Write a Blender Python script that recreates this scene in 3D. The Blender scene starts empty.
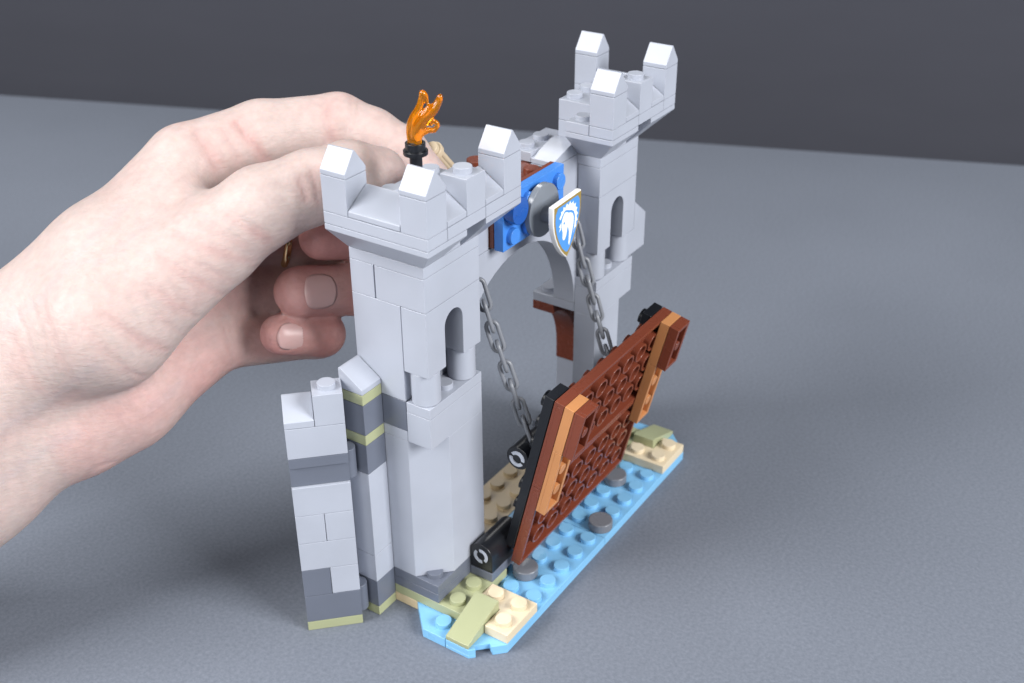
import bpy, bmesh, math, random
import numpy as np
from mathutils import Vector, Matrix
random.seed(7)
S = 0.008                      # one stud = 8 mm
sc = bpy.context.scene
COL = sc.collection

# ------------------------------------------------------------------ materials
def new_mat(name):
    m = bpy.data.materials.new(name); m.use_nodes = True
    return m, m.node_tree.nodes, m.node_tree.links, m.node_tree.nodes['Principled BSDF']

def plastic(name, col, rough=.28, var=.05, bump=.02, spec=.5, sss=0.0):
    m, N, L, b = new_mat(name)
    tc = N.new('ShaderNodeTexCoord')
    n1 = N.new('ShaderNodeTexNoise'); n1.inputs['Scale'].default_value = 55; n1.inputs['Detail'].default_value = 3
    L.new(tc.outputs['Object'], n1.inputs['Vector'])
    mr = N.new('ShaderNodeMapRange'); mr.inputs['From Min'].default_value = .3; mr.inputs['From Max'].default_value = .7
    mr.inputs['To Min'].default_value = 1 - var; mr.inputs['To Max'].default_value = 1 + var
    L.new(n1.outputs['Fac'], mr.inputs['Value'])
    mx = N.new('ShaderNodeVectorMath'); mx.operation = 'SCALE'; mx.inputs[0].default_value = col
    L.new(mr.outputs['Result'], mx.inputs['Scale']); L.new(mx.outputs['Vector'], b.inputs['Base Color'])
    n2 = N.new('ShaderNodeTexNoise'); n2.inputs['Scale'].default_value = 130; n2.inputs['Detail'].default_value = 3
    L.new(tc.outputs['Object'], n2.inputs['Vector'])
    mr2 = N.new('ShaderNodeMapRange'); mr2.inputs['To Min'].default_value = rough - .03; mr2.inputs['To Max'].default_value = rough + .07
    L.new(n2.outputs['Fac'], mr2.inputs['Value']); L.new(mr2.outputs['Result'], b.inputs['Roughness'])
    n3 = N.new('ShaderNodeTexNoise'); n3.inputs['Scale'].default_value = 140; n3.inputs['Detail'].default_value = 2
    L.new(tc.outputs['Object'], n3.inputs['Vector'])
    bp = N.new('ShaderNodeBump'); bp.inputs['Strength'].default_value = bump; bp.inputs['Distance'].default_value = .0006
    L.new(n3.outputs['Fac'], bp.inputs['Height']); L.new(bp.outputs['Normal'], b.inputs['Normal'])
    b.inputs['Specular IOR Level'].default_value = spec
    if sss:
        b.inputs['Subsurface Weight'].default_value = sss
        b.inputs['Subsurface Radius'].default_value = (.0012, .0011, .001)
        b.inputs['Subsurface Scale'].default_value = 1
    return m

M = dict(
    lgrey=plastic('light_grey_plastic', (.375, .40, .465), .3),
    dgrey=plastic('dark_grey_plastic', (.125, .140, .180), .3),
    olive=plastic('olive_plastic', (.345, .365, .215), .32),
    tan=plastic('tan_plastic', (.66, .56, .40), .3),
    lever=plastic('sand_plastic', (.50, .41, .29), .32),
    dtan=plastic('dark_tan_plastic', (.62, .50, .32), .32),
    water=plastic('medium_blue_plastic', (.20, .46, .72), .27),
    blue=plastic('bright_blue_plastic', (.055, .22, .64), .25),
    navy=plastic('deep_blue_plastic', (.012, .085, .36), .25),
    brown=plastic('reddish_brown_plastic', (.17, .042, .022), .25, .04),
    nougat=plastic('nougat_plastic', (.50, .22, .085), .3),
    black=plastic('black_plastic', (.008, .009, .012), .27),
    pin=plastic('bluish_pin_plastic', (.42, .45, .52), .3),
    chain=plastic('chain_grey_plastic', (.185, .195, .22), .3),
    disc=plastic('tile_grey_plastic', (.155, .165, .19), .24),
    dish=plastic('flat_disc_grey', (.19, .21, .24), .2),
    white=plastic('white_plastic', (.78, .78, .76), .28),
    field=plastic('printed_blue', (.075, .28, .70), .3),
    gold=plastic('printed_gold', (.30, .21, .05), .35),
    print_white=plastic('printed_white', (.82, .83, .84), .35),
)
def flame_mat():
    m, N, L, b = new_mat('transparent_orange_plastic')
    b.inputs['Base Color'].default_value = (1.0, .38, .012, 1)
    b.inputs['Transmission Weight'].default_value = .82
    b.inputs['IOR'].default_value = 1.45
    b.inputs['Roughness'].default_value = .03
    va = N.new('ShaderNodeVolumeAbsorption'); va.inputs['Color'].default_value = (1, .42, .03, 1); va.inputs['Density'].default_value = 45
    L.new(va.outputs['Volume'], N['Material Output'].inputs['Volume'])
    return m
M['flame'] = flame_mat()

def metal(name, col):
    m, N, L, b = new_mat(name)
    b.inputs['Base Color'].default_value = (*col, 1); b.inputs['Metallic'].default_value = 1; b.inputs['Roughness'].default_value = .18
    return m
M['ring'] = metal('gold_metal', (.85, .65, .36))

def skin_mat():
    m, N, L, b = new_mat('skin')
    tc = N.new('ShaderNodeTexCoord')
    at = N.new('ShaderNodeAttribute'); at.attribute_name = 'flush'
    base = N.new('ShaderNodeMix'); base.data_type = 'RGBA'
    base.inputs['A'].default_value = (.48, .382, .357, 1); base.inputs['B'].default_value = (.475, .225, .21, 1)
    n = N.new('ShaderNodeTexNoise'); n.inputs['Scale'].default_value = 70; n.inputs['Detail'].default_value = 5
    L.new(tc.outputs['Object'], n.inputs['Vector'])
    mr = N.new('ShaderNodeMapRange'); mr.inputs['From Min'].default_value = .35; mr.inputs['From Max'].default_value = .75
    mr.inputs['To Min'].default_value = -.08; mr.inputs['To Max'].default_value = .24
    L.new(n.outputs['Fac'], mr.inputs['Value'])
    ad = N.new('ShaderNodeMath'); ad.operation = 'ADD'; ad.use_clamp = True
    L.new(at.outputs['Fac'], ad.inputs[0]); L.new(mr.outputs['Result'], ad.inputs[1])
    L.new(ad.outputs[0], base.inputs['Factor'])
    nf = N.new('ShaderNodeTexNoise'); nf.inputs['Scale'].default_value = 420; nf.inputs['Detail'].default_value = 4
    L.new(tc.outputs['Object'], nf.inputs['Vector'])
    mf = N.new('ShaderNodeMapRange'); mf.inputs['From Min'].default_value = .3; mf.inputs['From Max'].default_value = .7
    mf.inputs['To Min'].default_value = .93; mf.inputs['To Max'].default_value = 1.06
    L.new(nf.outputs['Fac'], mf.inputs['Value'])
    va = N.new('ShaderNodeAttribute'); va.attribute_name = 'vein'
    vm = N.new('ShaderNodeMix'); vm.data_type = 'RGBA'; vm.inputs['B'].default_value = (.36, .335, .36, 1)
    L.new(va.outputs['Fac'], vm.inputs['Factor']); L.new(base.outputs['Result'], vm.inputs['A'])
    sc_ = N.new('ShaderNodeVectorMath'); sc_.operation = 'SCALE'
    L.new(vm.outputs['Result'], sc_.inputs[0]); L.new(mf.outputs['Result'], sc_.inputs['Scale'])
    L.new(sc_.outputs['Vector'], b.inputs['Base Color'])
    b.inputs['Roughness'].default_value = .56
    b.inputs['Specular IOR Level'].default_value = .4
    b.inputs['Subsurface Weight'].default_value = .25
    b.inputs['Subsurface Radius'].default_value = (.0038, .0014, .0008)
    b.inputs['Subsurface Scale'].default_value = 1
    # fine skin lines running across the hand
    mp = N.new('ShaderNodeMapping'); mp.inputs['Rotation'].default_value = (.2, .5, .55); mp.inputs['Scale'].default_value = (1, 1, 3.2)
    L.new(tc.outputs['Object'], mp.inputs['Vector'])
    f1 = N.new('ShaderNodeTexNoise'); f1.inputs['Scale'].default_value = 330; f1.inputs['Detail'].default_value = 3; f1.inputs['Distortion'].default_value = .6
    L.new(mp.outputs['Vector'], f1.inputs['Vector'])
    v1 = N.new('ShaderNodeTexVoronoi'); v1.inputs['Scale'].default_value = 900
    L.new(tc.outputs['Object'], v1.inputs['Vector'])
    mm = N.new('ShaderNodeMath'); mm.operation = 'MULTIPLY_ADD'; mm.inputs[1].default_value = .35
    L.new(v1.outputs['Distance'], mm.inputs[0]); L.new(f1.outputs['Fac'], mm.inputs[2])
    bp = N.new('ShaderNodeBump'); bp.inputs['Strength'].default_value = .3; bp.inputs['Distance'].default_value = .0005
    L.new(mm.outputs[0], bp.inputs['Height']); L.new(bp.outputs['Normal'], b.inputs['Normal'])
    return m
M['skin'] = skin_mat()
def nail_mat():
    m, N, L, b = new_mat('nail')
    tc = N.new('ShaderNodeTexCoord'); n = N.new('ShaderNodeTexNoise'); n.inputs['Scale'].default_value = 120
    L.new(tc.outputs['Object'], n.inputs['Vector'])
    cr = N.new('ShaderNodeValToRGB'); cr.color_ramp.elements[0].color = (.55, .34, .325, 1); cr.color_ramp.elements[1].color = (.60, .40, .385, 1)
    L.new(n.outputs['Fac'], cr.inputs['Fac']); L.new(cr.outputs['Color'], b.inputs['Base Color'])
    b.inputs['Roughness'].default_value = .36; b.inputs['Subsurface Weight'].default_value = .2
    b.inputs['Subsurface Radius'].default_value = (.002, .001, .0008); b.inputs['Subsurface Scale'].default_value = 1
    return m
M['nail'] = nail_mat()

def table_mat():
    m, N, L, b = new_mat('grey_paper')
    tc = N.new('ShaderNodeTexCoord')
    n = N.new('ShaderNodeTexNoise'); n.inputs['Scale'].default_value = 1000; n.inputs['Detail'].default_value = 6; n.inputs['Roughness'].default_value = .7
    n2 = N.new('ShaderNodeTexNoise'); n2.inputs['Scale'].default_value = 9; n2.inputs['Detail'].default_value = 4
    mp = N.new('ShaderNodeMapping'); mp.inputs['Scale'].default_value = (1, .8, 1)
    L.new(tc.outputs['Object'], mp.inputs['Vector']); L.new(mp.outputs['Vector'], n.inputs['Vector']); L.new(tc.outputs['Object'], n2.inputs['Vector'])
    cr = N.new('ShaderNodeValToRGB'); cr.color_ramp.elements[0].position = .3; cr.color_ramp.elements[1].position = .7
    cr.color_ramp.elements[0].color = (0.121, 0.136, 0.168, 1); cr.color_ramp.elements[1].color = (0.177, 0.197, 0.239, 1)
    a = N.new('ShaderNodeMath'); a.operation = 'MULTIPLY_ADD'; a.inputs[1].default_value = .25; a.inputs[2].default_value = -.125
    L.new(n2.outputs['Fac'], a.inputs[0])
    a2 = N.new('ShaderNodeMath'); a2.operation = 'ADD'
    L.new(a.outputs[0], a2.inputs[0]); L.new(n.outputs['Fac'], a2.inputs[1]); L.new(a2.outputs[0], cr.inputs['Fac'])
    L.new(cr.outputs['Color'], b.inputs['Base Color'])
    b.inputs['Roughness'].default_value = .75; b.inputs['Specular IOR Level'].default_value = .25
    bp = N.new('ShaderNodeBump'); bp.inputs['Strength'].default_value = .12; bp.inputs['Distance'].default_value = .0003
    L.new(n.outputs['Fac'], bp.inputs['Height']); L.new(bp.outputs['Normal'], b.inputs['Normal'])
    return m
M['table'] = table_mat()
def wall_mat():
    m, N, L, b = new_mat('dark_backdrop_paper')
    tc = N.new('ShaderNodeTexCoord'); n = N.new('ShaderNodeTexNoise'); n.inputs['Scale'].default_value = 60; n.inputs['Detail'].default_value = 5
    mp = N.new('ShaderNodeMapping'); mp.inputs['Scale'].default_value = (.25, .25, 1)
    L.new(tc.outputs['Object'], mp.inputs['Vector']); L.new(mp.outputs['Vector'], n.inputs['Vector'])
    cr = N.new('ShaderNodeValToRGB'); cr.color_ramp.elements[0].color = (.046, .048, .061, 1); cr.color_ramp.elements[1].color = (.051, .053, .067, 1)
    L.new(n.outputs['Fac'], cr.inputs['Fac']); L.new(cr.outputs['Color'], b.inputs['Base Color'])
    b.inputs['Roughness'].default_value = .85; b.inputs['Specular IOR Level'].default_value = .2
    return m
M['wall'] = wall_mat()

# ------------------------------------------------------------------ mesh helpers (stud units)
G = .009                        # half gap between neighbouring bricks
class MB:
    def __init__(s): s.v = []; s.f = []; s.sm = []
    def add(s, vs, fs, smooth=False):
        o = len(s.v); s.v += [tuple(map(float, v)) for v in vs]
        for f in fs: s.f.append([i + o for i in f]); s.sm.append(smooth)
        return s
    def box(s, x0, x1, y0, y1, z0, z1, g=G):
        x0 += g; y0 += g; z0 += g * .6; x1 -= g; y1 -= g; z1 -= g * .6
        return s.add([(x0,y0,z0),(x1,y0,z0),(x1,y1,z0),(x0,y1,z0),(x0,y0,z1),(x1,y0,z1),(x1,y1,z1),(x0,y1,z1)],
              [(0,3,2,1),(4,5,6,7),(0,1,5,4),(1,2,6,5),(2,3,7,6),(3,0,4,7)])
    def prism(s, poly, a, b, fr=None):
        """poly in (p,q), extruded along third axis from a to b; fr maps (p,q,w)->xyz"""
        fr = fr or (lambda p, q, w: (p, q, w))
        n = len(poly)
        vs = [fr(p, q, a) for p, q in poly] + [fr(p, q, b) for p, q in poly]
        fs = [list(range(n))[::-1], list(range(n, 2 * n))] + [(i, (i + 1) % n, (i + 1) % n + n, i + n) for i in range(n)]
        return s.add(vs, fs)
    def cyl(s, c, d, r, h, seg=28, r2=None, fr=None, cap=True):
        """cylinder from c along unit direction d, length h"""
        c = Vector(c); d = Vector(d).normalized(); r2 = r if r2 is None else r2
        u = d.orthogonal().normalized(); w = d.cross(u)
        vs = []
        for k, (rr, hh) in enumerate(((r, 0), (r2, h))):
            for i in range(seg):
                t = 2 * math.pi * i / seg
                vs.append(c + d * hh + (u * math.cos(t) + w * math.sin(t)) * rr)
        s.add(vs, [(i, (i + 1) % seg, (i + 1) % seg + seg, i + seg) for i in range(seg)], True)
        if cap:
            o = len(s.v) - 2 * seg
            s.f.append([o + i for i in range(seg)][::-1]); s.sm.append(False)
            s.f.append([o + seg + i for i in range(seg)]); s.sm.append(False)
        return s
    def tube(s, c, d, ro, ri, h, seg=28):
        """open ring: outer wall, inner wall, both rims"""
        c = Vector(c); d = Vector(d).normalized(); u = d.orthogonal().normalized(); w = d.cross(u)
        vs = []
        for rr, hh in ((ro, 0), (ro, h), (ri, h), (ri, 0)):
            for i in range(seg):
                t = 2 * math.pi * i / seg; vs.append(c + d * hh + (u * math.cos(t) + w * math.sin(t)) * rr)
        fs = []
        for k in range(4):
            for i in range(seg):
                j = (i + 1) % seg; fs.append((k * seg + i, k * seg + j, ((k + 1) % 4) * seg + j, ((k + 1) % 4) * seg + i))
        return s.add(vs, fs, True)
    def stud(s, x, y, z, d=(0, 0, 1)):
        d = Vector(d).normalized()
        return s.cyl(Vector((x, y, z)) - d * .02, d, .3, .22, 28)
    def sweep(s, pts, rad, seg=14, closed=False):
        pts = [Vector(p) for p in pts]; n = len(pts); vs = []; fs = []
        rad = rad if isinstance(rad, (list, tuple)) else [rad] * n
        up = None
        for i, p in enumerate(pts):
            if closed: t = (pts[(i + 1) % n] - pts[i - 1]).normalized()
            else: t = (pts[min(i + 1, n - 1)] - pts[max(i - 1, 0)]).normalized()
            if up is None: up = t.orthogonal().normalized()
            u = (up - t * up.dot(t)).normalized(); up = u; w = t.cross(u)
            for k in range(seg):
                a = 2 * math.pi * k / seg; vs.append(p + (u * math.cos(a) + w * math.sin(a)) * rad[i])
        m = n if closed else n - 1
        for i in range(m):
            for k in range(seg):
                j = (i + 1) % n; fs.append((i * seg + k, i * seg + (k + 1) % seg, j * seg + (k + 1) % seg, j * seg + k))
        if not closed: fs += [list(range(seg))[::-1], [(n - 1) * seg + k for k in range(seg)]]
        return s.add(vs, fs, True)
    def transform(s, fn):
        s.v = [tuple(fn(*v)) for v in s.v]; return s
    def build(s, name, mat, parent=None, bevel=.02, origin=(0, 0, 0), smooth_all=False):
        me = bpy.data.meshes.new(name)
        me.from_pydata([((v[0]-origin[0])*S, (v[1]-origin[1])*S, (v[2]-origin[2])*S) for v in s.v], [], s.f)
        bm = bmesh.new(); bm.from_mesh(me); bmesh.ops.recalc_face_normals(bm, faces=bm.faces[:]); bm.to_mesh(me); bm.free()
        for p in me.polygons: p.use_smooth = True
        me.materials.append(mat); me.update()
        o = bpy.data.objects.new(name, me); COL.objects.link(o)
        if parent: o.parent = parent
        if bevel:
            b = o.modifiers.new('bevel', 'BEVEL'); b.width = bevel * S; b.segments = 2; b.limit_method = 'ANGLE'
            b.angle_limit = math.radians(35); b.harden_normals = True; b.use_clamp_overlap = True
        elif not smooth_all:
            for p in me.polygons: p.use_smooth = False
            for p, sm in zip(me.polygons, s.sm): p.use_smooth = sm
        return o

def arc(cx, cy, r, a0, a1, n):
    return [(cx + r * math.cos(math.radians(a0 + (a1 - a0) * i / n)), cy + r * math.sin(math.radians(a0 + (a1 - a0) * i / n))) for i in range(n + 1)]

# ------------------------------------------------------------------ the toy castle
castle = bpy.data.objects.new('toy_castle', None); COL.objects.link(castle)
castle['label'] = 'grey toy brick castle gatehouse with two battlement towers and a lowered brown drawbridge'
castle['category'] = 'toy castle'
castle.empty_display_size = .02
ORG = (8, 1, 0)
castle.location = (ORG[0] * S, ORG[1] * S, 0)
def part(mb, name, mat, parent=None, bevel=.02, label=None, **k):
    o = mb.build(name, M[mat] if isinstance(mat, str) else mat, parent or castle, bevel, origin=ORG, **k)
    if label: o['label'] = label
    return o
XZ = lambda p, q, w: (p, w, q)      # profile in x-z, extruded along y
YZ = lambda p, q, w: (w, p, q)      # profile in y-z, extruded along x

# --- base
b = MB()
for x0, x1 in ((0, 8), (8, 16)):
    for y0, y1 in ((-2, 0), (0, 2)):
        pass
g = G
def blue_quarter(pts): b.prism(pts, .0, .4 - .006)
b.prism([(1,-2),(8-g,-2),(8-g,0-g),(0,0-g),(0,-1),(.19,-1.19),(.33,-1.05),(.72,-1.44),(.58,-1.58)], .14, .394)
b.prism([(1,-2),(8-g,-2),(8-g,0-g),(1.2,0-g),(.9,-1.2),(.62,-1.62)], 0, .14)
b.prism([(0,-1),(.19,-1.19),(.5,-.88),(.5,0-g),(0,0-g)], 0, .14)
b.prism([(0,0+g),(8-g,0+g),(8-g,2),(1,2),(0,1)], 0, .394)
b.prism([(8+g,-2),(15,-2),(16,-1),(16,0-g),(8+g,0-g)], 0, .394)
b.prism([(8+g,0+g),(16,0+g),(16,1),(15,2),(8+g,2)], 0, .394)
for i in range(16):
    for j in range(4):
        x, y = i + .5, -1.5 + j
        if (i in (0, 15)) and j in (0, 3) : continue
        if i in (0, 15) and j in (1, 2): continue
        if j == 3 and (i < 4 or i > 11): continue
        if (x, y) in ((4.5, -.5), (8.5, -1.5), (11.5, -.5)): continue
        if i in (1, 2, 13, 14): continue
        b.stud(x, y, .394)
b.stud(.6, .5, .394); b.stud(15.4, .5, .394)
part(b, 'water_plate', 'water', label='medium blue plate with rows of studs like a moat')

b = MB()
for x0, x1 in ((1, 5), (5, 11), (11, 15)): b.box(x0, x1, 2, 4, 0, .4)
for i in range(3, 13):
    for y in (2.5, 3.5): b.stud(i + .5, y, .394)
part(b, 'ground_plate', 'dtan', label='dark tan plate with studs behind the drawbridge')

def moat_corner(mir):
    fx = (lambda x: 16 - x) if mir else (lambda x: x)
    def bx(mb, x0, x1, *a): mb.box(min(fx(x0), fx(x1)), max(fx(x0), fx(x1)), *a)
    t = MB()
    P = [(1,-2),(3,-2),(3,0),(2,0),(2,-1),(1,-1)]
    cx, cy = 1.9, -1.1
    t.prism([(fx(x + (g if x < cx else -g)), y + (g if y < cy else -g)) for x, y in P], .404, .796)
    for x, y in ((1.5, -1.5), (2.5, -1.5), (2.5, -.5)): t.stud(fx(x), y, .796)
    part(t, 'sand_plate', 'tan')
    o = MB(); bx(o, 1, 4, 0, 4, .4, .8)
    for x in (1.5, 2.5): o.stud(fx(x), .5, .79)
    part(o, 'moss_plate', 'olive')
    q = MB(); q.prism([(fx(.015), .406), (fx(1.985), .406), (fx(1.985), 1.19), (fx(1.8), 1.19), (fx(.015), .58)], -.985, -.015, XZ)
    part(q, 'sloped_tile', 'olive')
    h = MB(); bx(h, 3, 5, 0, 1, .8, 1.2); part(h, 'hinge_base', 'dgrey')
for mir in (False, True): moat_corner(mir)
for x, y in ((4.5, -.5), (8.5, -1.5), (11.5, -.5)):
    d = MB(); d.cyl((x, y, .402), (0, 0, 1), .49, .392, 40); part(d, 'round_tile', 'disc', bevel=.05)

# --- towers
def tower(x0, mir):
    fx = (lambda x: x0 + 5 - x) if mir else (lambda x: x0 + x)
    def bx(mb, xa, xb, *a):
        p, q = fx(xa), fx(xb); mb.box(min(p, q), max(p, q), *a)
    def pr(mb, poly, a, b_, fr=None):
        mb.prism([(fx(p), q) for p, q in poly], a, b_, fr)
    w = MB()
    # upper wall, front arch brick with a slit window
    pts = [(1+g, 10.4), (2, 10.4), (2, 11.84)] + [(2.5 - .5 * math.cos(math.radians(a)), 11.84 + .5 * math.sin(math.radians(a))) for a in range(15, 180, 15)] + [(3, 11.84), (3, 10.4), (4-g, 10.4), (4-g, 12.79), (1+g, 12.79)]
    pr(w, pts, 1 + g, 2 - g, XZ)
    pr(w, [(1+g, 1+g), (4-g, 1+g), (4-g, 2-g), (2, 2-g), (2, 3-.022), (1+g, 3-.022)], 12.805, 13.995)
    bx(w, 1, 2, 3.012, 4, 12.8, 14.0)
    pr(w, [(1+g, 1+g), (4-g, 1+g), (4-g, 3), (2, 3), (2, 4-g), (1+g, 4-g)], 14.005, 14.395)
    bx(w, 1, 2, 2, 4, 9.2, 12.8)
    bx(w, 2, 4, 2, 3, 12.8, 14.0)
    pr(w, [(1+g, 1+g), (4-g, 1+g), (4-g, 3), (2.02, 3), (2.02, 2-g), (1+g, 2-g)], 8.805, 9.195)
    w.stud(fx(2.5), 1.5, 9.19)
    tw = part(w, 'tower', 'lgrey', label='near left tower' if not mir else 'far right tower')
    p_ = MB()
    # tall corner panel with chamfered corner
    foot = [(1, 4), (1, 2.02), (2.02, 1), (4, 1), (4, 2), (2.45, 2), (2, 2.45), (2, 4)]
    pr(p_, [(x + (g if x < 1.5 else (-g if x > 3.5 else 0)), y + (g if y < 1.5 else (-g if y > 3.5 else 0))) for x, y in foot], 1.605, 7.6)
    top = [(1, 2), (1, 1), (4, 1), (4, 2)]
    pr(p_, [(x + (g if x < 1.5 else (-g if x > 3.5 else 0)), y + (g if y < 1.5 else (-g if y > 3.5 else 0))) for x, y in top], 7.6, 8.794)
    bx(p_, 1, 2, 2, 4, 7.6, 8.0)
    part(p_, 'shaft', 'lgrey', tw)
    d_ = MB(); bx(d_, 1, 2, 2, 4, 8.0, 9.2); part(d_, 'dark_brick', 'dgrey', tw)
    f_ = MB(); bx(f_, 2.02, 4, 2, 4, 7.6, 8.0)
    f_.stud(fx(3.5), 3.5, 7.99)
    part(f_, 'landing_plate', 'lgrey', tw)
    c_ = MB(); bx(c_, 1, 4, 1, 4, .8, 1.2); bx(c_, 1, 4, 1, 4, 1.2, 1.6); c_.stud(fx(1.5), 1.5, 1.59)
    part(c_, 'base_course', 'dgrey', tw)
    for x in (1.5, 3.5):
        q = MB(); q.cyl((fx(x), 1.5, 9.21), (0, 0, 1), .5 - g, 1.18, 40); q.box(fx(x)-.2, fx(x)+.2, 1.3, 2.6, 9.3, 10.3)
        part(q, 'corner_pillar', 'lgrey', tw)
    # corbels (inverted slopes)
    k = MB()
    def corbel(bot, top_):
        vs = [(fx(x), y, 14.41) for x, y in bot] + [(fx(x), y, 15.4) for x, y in top_] + [(fx(x), y, 15.59) for x, y in top_]
        n = len(bot)
        fs = [list(range(n)), list(range(2*n, 3*n))]
        for lv in (0, n): fs += [(lv + i, lv + (i+1) % n, lv + n + (i+1) % n, lv + n + i) for i in range(n)]
        k.add(vs, fs)
    corbel([(1,1),(2-g,1),(2-g,4),(1,4)], [(0+g,0+g),(2-g,0+g),(2-g,4-g),(0+g,4-g)])
    corbel([(3+g,1),(4,1),(4,2),(3+g,2)], [(3+g,0+g),(5-g,0+g),(5-g,2-g),(3+g,2-g)])
    bx(k, 2, 3, 1, 2.9, 14.4, 15.6); bx(k, 3, 4, 2, 2.9, 14.4, 15.6)
    part(k, 'corbel', 'lgrey', tw)
    l_ = MB()
    bx(l_, 0, 1, 0, 4, 15.6, 16); bx(l_, 1, 3, 0, 1, 15.6, 16); bx(l_, 3, 5, 0, 1, 15.6, 16); bx(l_, 4, 5, 1, 2, 15.6, 16); bx(l_, 1, 4, 1, 2.9, 15.6, 16.4)
    l_.stud(fx(4.5), 1.5, 15.99)
    for x in (1.5, 2.5, 3.5):
        for y in (1.5, 2.5):
            if not (not mir and (x, y) == (2.5, 2.5)): l_.stud(fx(x), y, 16.39)
    part(l_, 'battlement_ledge', 'lgrey', tw)
    for x, y in ((0, 0), (0, 3), (4, 0)):
        q = MB(); bx(q, x, x + 1, y, y + 1, 16, 17.2); part(q, 'merlon', 'lgrey', tw)
        q = MB(); q.prism([(fx(x)+(-1 if mir else 0)+g, 17.21), (fx(x)+(-1 if mir else 0)+1-g, 17.21), (fx(x)+(-1 if mir else 0)+1-g, 17.36), (fx(x)+(-1 if mir else 0)+.53, 17.99), (fx(x)+(-1 if mir else 0)+.47, 17.99), (fx(x)+(-1 if mir else 0)+g, 17.36)], y + g, y + 1 - g, XZ)
        part(q, 'merlon_cap', 'lgrey', tw)
    q = MB(); bx(q, 2, 3, 0, 1, 16, 17.2); q.stud(fx(2.5), .5, 17.19); part(q, 'stud_brick', 'lgrey', tw)
    q = MB(); pr(q, [(0+g, 16.02), (1-g, 16.02), (1-g, 16.78), (.88, 16.78), (0+g, 16.2)], 1 + g, 3 - g, XZ); part(q, 'crenel_slope', 'lgrey', tw)
    for x in (1, 3):
        q = MB(); q.prism([(0+g, 16.02), (1-g, 16.02), (1-g, 16.78), (.88, 16.78), (0+g, 16.2)], min(fx(x), fx(x+1)) + g, max(fx(x), fx(x+1)) - g, YZ); part(q, 'crenel_slope', 'lgrey', tw)
    if mir:     # small bulge with a sloped top on the outer side
        q = MB(); q.prism([(14.5, 9.3), (16-g, 9.3), (16-g, 10.8), (15.06, 11.55), (15+g, 11.55), (15+g, 10.38), (14.5, 10.38)], 1 + g, 2 - g, XZ); part(q, 'side_slope', 'lgrey', tw)
        # brown quarter arch under the landing
        pts = [(12+g, 7.59), (12+g, 7.2)] + [(12.05 + 1.9 * math.sin(math.radians(a)), 4.6 + 2.6 * math.cos(math.radians(a))) for a in range(0, 91, 10)] + [(13.95, 3.9), (14.9, 3.9), (14.9, 7.59)]
        q = MB(); q.prism(pts, 3 + g, 4 - g, XZ); part(q, 'arch_bracket', 'brown', tw)
    return tw
tower(0, False)
tower(11, True)

# --- angled ruined wall beside the near tower
d45 = math.sqrt(.5)
wall_fr = lambda a, n, z: (-2.05 + (a + n) * d45, 4.67 + (-a + n) * d45, z)
def wbox(mb, a0, a1, z0, z1, n0=0, n1=1): 
    m2 = MB(); m2.box(a0, a1, n0, n1, z0, z1); m2.transform(wall_fr); mb.add(m2.v, m2.f)
rb = MB()
for a0, a1, z0, z1 in ((1,2,1.6,2.8),(0,2,2.8,4),(0,1,4,5.2),(1,2,4,5.2),(0,2,5.2,6.4),(0,2,7.6,8.8)): wbox(rb, a0, a1, z0, z1)
ruin = part(rb, 'ruined_wall', 'lgrey', label='low ruined wall set at an angle, mottled light and dark grey')
q = MB()
for a0, a1, z0, z1, n0 in ((0,2,.4,1.6,0),(0,1,1.6,2.8,0),(0,2,6.4,7.18,.1),(0,2,7.2,7.6,0)):
    q = MB(); wbox(q, a0, a1, z0, z1, n0); part(q, 'dark_brick', 'dgrey', ruin)
q = MB(); wbox(q, 0, 2, 0, .4); part(q, 'moss_plate', 'olive', ruin)
q = MB(); wbox(q, 1, 2, 8.8, 10); 
c = wall_fr(1.5, .5, 9.99); q.stud(*c); part(q, 'stud_brick', 'lgrey', ruin)
q = MB(); q.prism([(0+g, 8.81), (1-g, 8.81), (1-g, 9.59), (.88, 9.59), (0+g, 9.05)], 0 + g, 1 - g, YZ); q.transform(lambda x, y, z: wall_fr(x, y, z)); part(q, 'sloped_tile', 'lgrey', ruin)
for z0, z1 in ((.42, 1.58), (6.42, 7.58)):
    q = MB(); q.cyl((-.32, 3.62, z0), (0, 0, 1), .3, z1 - z0); part(q, 'hinge_post', 'dgrey', ruin)

bb = MB(); bb.box(0, 1, 3, 4, 1.6, 2.8); bb.box(0, 1, 3, 4, 2.8, 6.4)
but = part(bb, 'buttress', 'lgrey', label='narrow grey buttress with olive bands')
for z0, z1 in ((.4, 1.6), (6.4, 7.6), (8, 9.2)):
    q = MB(); q.box(0, 1, 3, 4, z0, z1); part(q, 'dark_brick', 'dgrey', but)
for z0, z1 in ((0, .4), (7.6, 8), (9.2, 9.6)):
    q = MB(); q.box(0, 1, 3, 4, z0, z1); part(q, 'moss_plate', 'olive', but)
q = MB(); q.prism([(3+g, 9.61), (4-g, 9.61), (4-g, 10.39), (3.88, 10.39), (3+g, 9.8)], 0 + g, 1 - g, YZ); part(q, 'sloped_tile', 'lgrey', but)

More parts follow.
